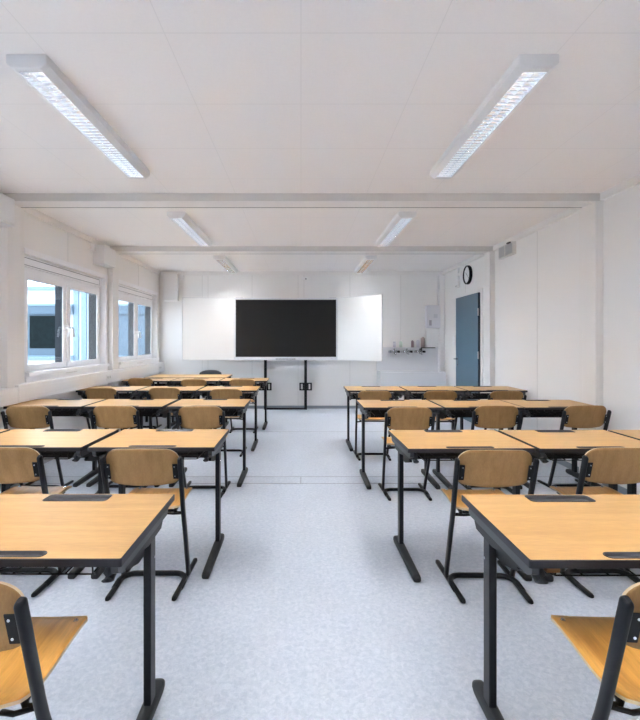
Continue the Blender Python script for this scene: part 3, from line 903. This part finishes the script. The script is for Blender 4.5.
bm = NB(); bx(bm, -.145, .135, -.14, 0, 0, .46, .02, seg=3); obj('housing', bm, simple('dispenser_lilac_white', (.74, .74, .79), .35), t)
bm = NB(); bx(bm, -.10, -.05, -.143, -.14, .05, .16, .001); obj('viewing_slot', bm, simple('slot_grey', (.42, .41, .45), .4), t)
bm = NB(); bx(bm, -.01, .07, -.142, -.14, .20, .28, .001); obj('badge', bm, simple('badge_grey', (.62, .63, .68), .4), t)
bm = NB(); bx(bm, -.13, .14, -.10, 0, 0, .38, .008)
o = obj('soap_dispenser', bm, M['white'], loc=(2.67, YB, 1.255)); tag(o, 'plain white waste box below the paper dispenser', 'dispenser')
bm = NB(); bx(bm, -.055, .055, -.10, 0, 0, 2.71, .004)
o = obj('pipe_casing', bm, M['white'], loc=(2.84, YB-.036, 0)); o.name = 'trim_40'; o['kind'] = 'structure'

# ------------------------------------------------------------------ door, clock, switch
d = sroot('door_1', 'blue door in the right wall')
bm = NB(); bx(bm, XR-.050, XR-.004, 7.30, 8.35, .008, 2.165, .002, 0)
for f in bm.faces:
    if f.calc_center_median().y < 7.303: f.material_index = 1
obj('door_leaf', bm, [M['blue'], M['blue_dark']], d)
bm = NB(); bx(bm, XR-.02, XR, 7.22, 7.292, 0, 2.23, .003); bx(bm, XR-.02, XR, 8.358, 8.43, 0, 2.23, .003); bx(bm, XR-.02, XR, 7.292, 8.358, 2.172, 2.23, .003)
obj('door_frame', bm, M['beam'], d)
bm = NB()
bx(bm, XR-.056, XR-.05, 8.245, 8.275, .92, 1.10, .002)
sweep(bm, [(XR-.055, 8.26, 1.055), (XR-.11, 8.26, 1.055), (XR-.118, 8.25, 1.055), (XR-.118, 8.13, 1.055)], oval(.02, .02, 10))
cyl(bm, (XR-.056, 8.26, .95), (XR-.062, 8.26, .95), .012, n=12)
obj('door_handle', bm, M['tap'], d)
for z in (.25, 1.15, 1.85):
    bm = NB(); cyl(bm, (XR-.052, 7.292, z-.06), (XR-.052, 7.292, z+.06), .010); obj('hinge', bm, M['alu'], d)

t = thing('wall_clock', 'round black-rimmed clock on the right wall above the door', 'clock', (XR, 7.83, 2.525))
bm = NB(); ng = 48
prof = [(.0, 0), (.160, 0), (.165, -.012), (.163, -.045), (.155, -.052), (.144, -.050), (.140, -.034)]
R = [[bm.verts.new((x, r*math.cos(2*PI*k/ng), r*math.sin(2*PI*k/ng))) for k in range(ng)] for r, x in prof[1:]]
for q in range(len(R)-1):
    for k in range(ng):
        f = bm.faces.new((R[q][k], R[q][(k+1) % ng], R[q+1][(k+1) % ng], R[q+1][k])); f.smooth = True
bm.faces.new(R[0])
obj('rim', bm, M['black'], t)
bm = NB(); cyl(bm, (-.030, 0, 0), (-.034, 0, 0), .142, n=48); fc = obj('clock_face', bm, M['face'], t)
bm = NB()
for k in range(12):
    a = 2*PI*k/12
    sweep(bm, [(-.0348, .118*math.sin(a), .118*math.cos(a)), (-.0348, .134*math.sin(a), .134*math.cos(a))], oval(.007 if k % 3 else .010, .0012, 4), up=(1, 0, 0))
obj('hour_mark', bm, M['black'], fc)
for a, l, w, nm in ((math.radians(52), .075, .009, 'hour_hand'), (math.radians(-128+360), .115, .006, 'minute_hand')):
    bm = NB(); sweep(bm, [(-.037, -.02*math.sin(a), -.02*math.cos(a)), (-.037, l*math.sin(a), l*math.cos(a))], oval(w, .0015, 4), up=(1, 0, 0)); obj(nm, bm, M['black'], t)

t = thing('thermostat', 'small white control box on the right wall, beyond the clock', 'thermostat', (XR, 8.33, 2.36))
bm = NB(); bx(bm, -.05, 0, -.075, .075, 0, .21, .012, seg=3); obj('housing', bm, M['white'], t)
bm = NB(); bx(bm, -.053, -.05, -.05, .05, .02, .04); obj('display_strip', bm, M['joint'], t)
bm = NB(); bx(bm, -.03, 0, -.03, .03, 0, .09, .006)
o = obj('cable_box', bm, M['white'], loc=(XR, 8.33, 2.63)); tag(o, 'tiny white cable box above the control box on the right wall', 'cable box')
t = thing('light_switch', 'white light switch panel on the right wall beyond the blue door', 'switch', (XR, 8.60, 1.28))
bm = NB(); bx(bm, -.014, 0, -.055, .055, 0, .20, .004); obj('switch_plate', bm, M['white'], t)
for z in (.02, .11):
    bm = NB(); bx(bm, -.020, -.014, -.035, .035, z, z+.07, .002); obj('rocker', bm, M['white'], t)

# ------------------------------------------------------------------ outside
bm = NB(); bx(bm, -30, WO, -10, 30, -.45, -.35)
g = struct('ground', bm, M['ground_bounce'], 'unseen ground outside, kept pale to bounce skylight')
t = thing('neighbouring_building', 'pale modular building with blue-grey window surrounds seen through the windows', 'building', (-7, 12.5, -.35))
def bb(x0, x1, y0, y1, z0, z1, m, nm, par=None, bev=0):
    bm = NB(); bx(bm, x0+7, x1+7, y0-12.5, y1-12.5, z0+.35, z1+.35, bev); return obj(nm, bm, m, par or t)
bb(-16, -3.6, 12.5, 18, -.35, 2.78, M['facade'], 'wall')
bb(-16.1, -3.5, 12.4, 18.1, 2.78, 2.88, M['facade_pale'], 'roof_edge')
def owin(x0, x1, z0, z1, glass):
    f = bb(x0-.12, x1+.05, 12.42, 12.5, z0-.18, z1, M['facade_blue'], 'window_surround')
    bb(x0-.2, x1+.2, 12.34, 12.5, z1+.0, z1+.22, M['facade_blue'], 'shutter_box')
    bb(x0-.2, x1+.2, 12.32, 12.5, z1+.22, z1+.27, M['facade_pale'], 'shutter_cap')
    bb(x0-.2, x1+.2, 12.36, 12.5, z0-.30, z0-.18, M['facade_pale'], 'sill')
    q = bb(x0+.30, x1, 12.405, 12.42, z0+.02, z1-.05, glass, 'pane', f)
    q = bb(x0, x0+.2, 12.405, 12.42, z0+.02, z1-.05, M['facade_pale'], 'side_panel', f)
owin(-7.75, -6.45, 1.16, 2.12, M['dark_glass'])
owin(-5.35, -3.9, 1.16, 2.12, M['facade_blue'])
owin(-11.2, -9.4, 1.16, 2.12, M['dark_glass'])
for x in (-6.2, -5.98, -5.76): bb(x-.07, x+.07, 12.44, 12.5, -.35, 2.78, M['facade_pale'], 'pilaster')

# ------------------------------------------------------------------ light
w = bpy.data.worlds.new('overcast_sky'); S.world = w; w.use_nodes = True
N = w.node_tree.nodes; Lk = w.node_tree.links; bg = N['Background']
tc = N.new('ShaderNodeTexCoord'); sx = N.new('ShaderNodeSeparateXYZ'); rp = N.new('ShaderNodeValToRGB')
Lk.new(tc.outputs['Generated'], sx.inputs[0]); Lk.new(sx.outputs['Z'], rp.inputs['Fac'])
rp.color_ramp.elements[0].color = (.86, .93, 1, 1); rp.color_ramp.elements[1].color = (.72, .84, 1, 1)
Lk.new(rp.outputs['Color'], bg.inputs['Color']); bg.inputs['Strength'].default_value = 7.5

# ------------------------------------------------------------------ camera
cam = bpy.data.cameras.new('camera'); co = bpy.data.objects.new('camera', cam); COL.objects.link(co); S.camera = co
co.location = (0, 0, 1.38); co.rotation_euler = (PI/2, 0, 0)
cam.sensor_fit = 'VERTICAL'; cam.sensor_height = 24; cam.sensor_width = 24
cam.lens = 452/720*24; cam.shift_x = 19/720; cam.shift_y = -19/720
cam.clip_start = .05; cam.clip_end = 200

vs = S.view_settings
vs.view_transform = 'Standard'; vs.look = 'None'; vs.gamma = 1; vs.use_curve_mapping = False; vs.exposure = 0.13
S.cycles.max_bounces = 14; S.cycles.diffuse_bounces = 10; S.cycles.glossy_bounces = 4; S.cycles.transparent_max_bounces = 8
S.cycles.use_denoising = True; S.cycles.sample_clamp_indirect = 40
S.cycles.caustics_reflective = True; S.cycles.caustics_refractive = False
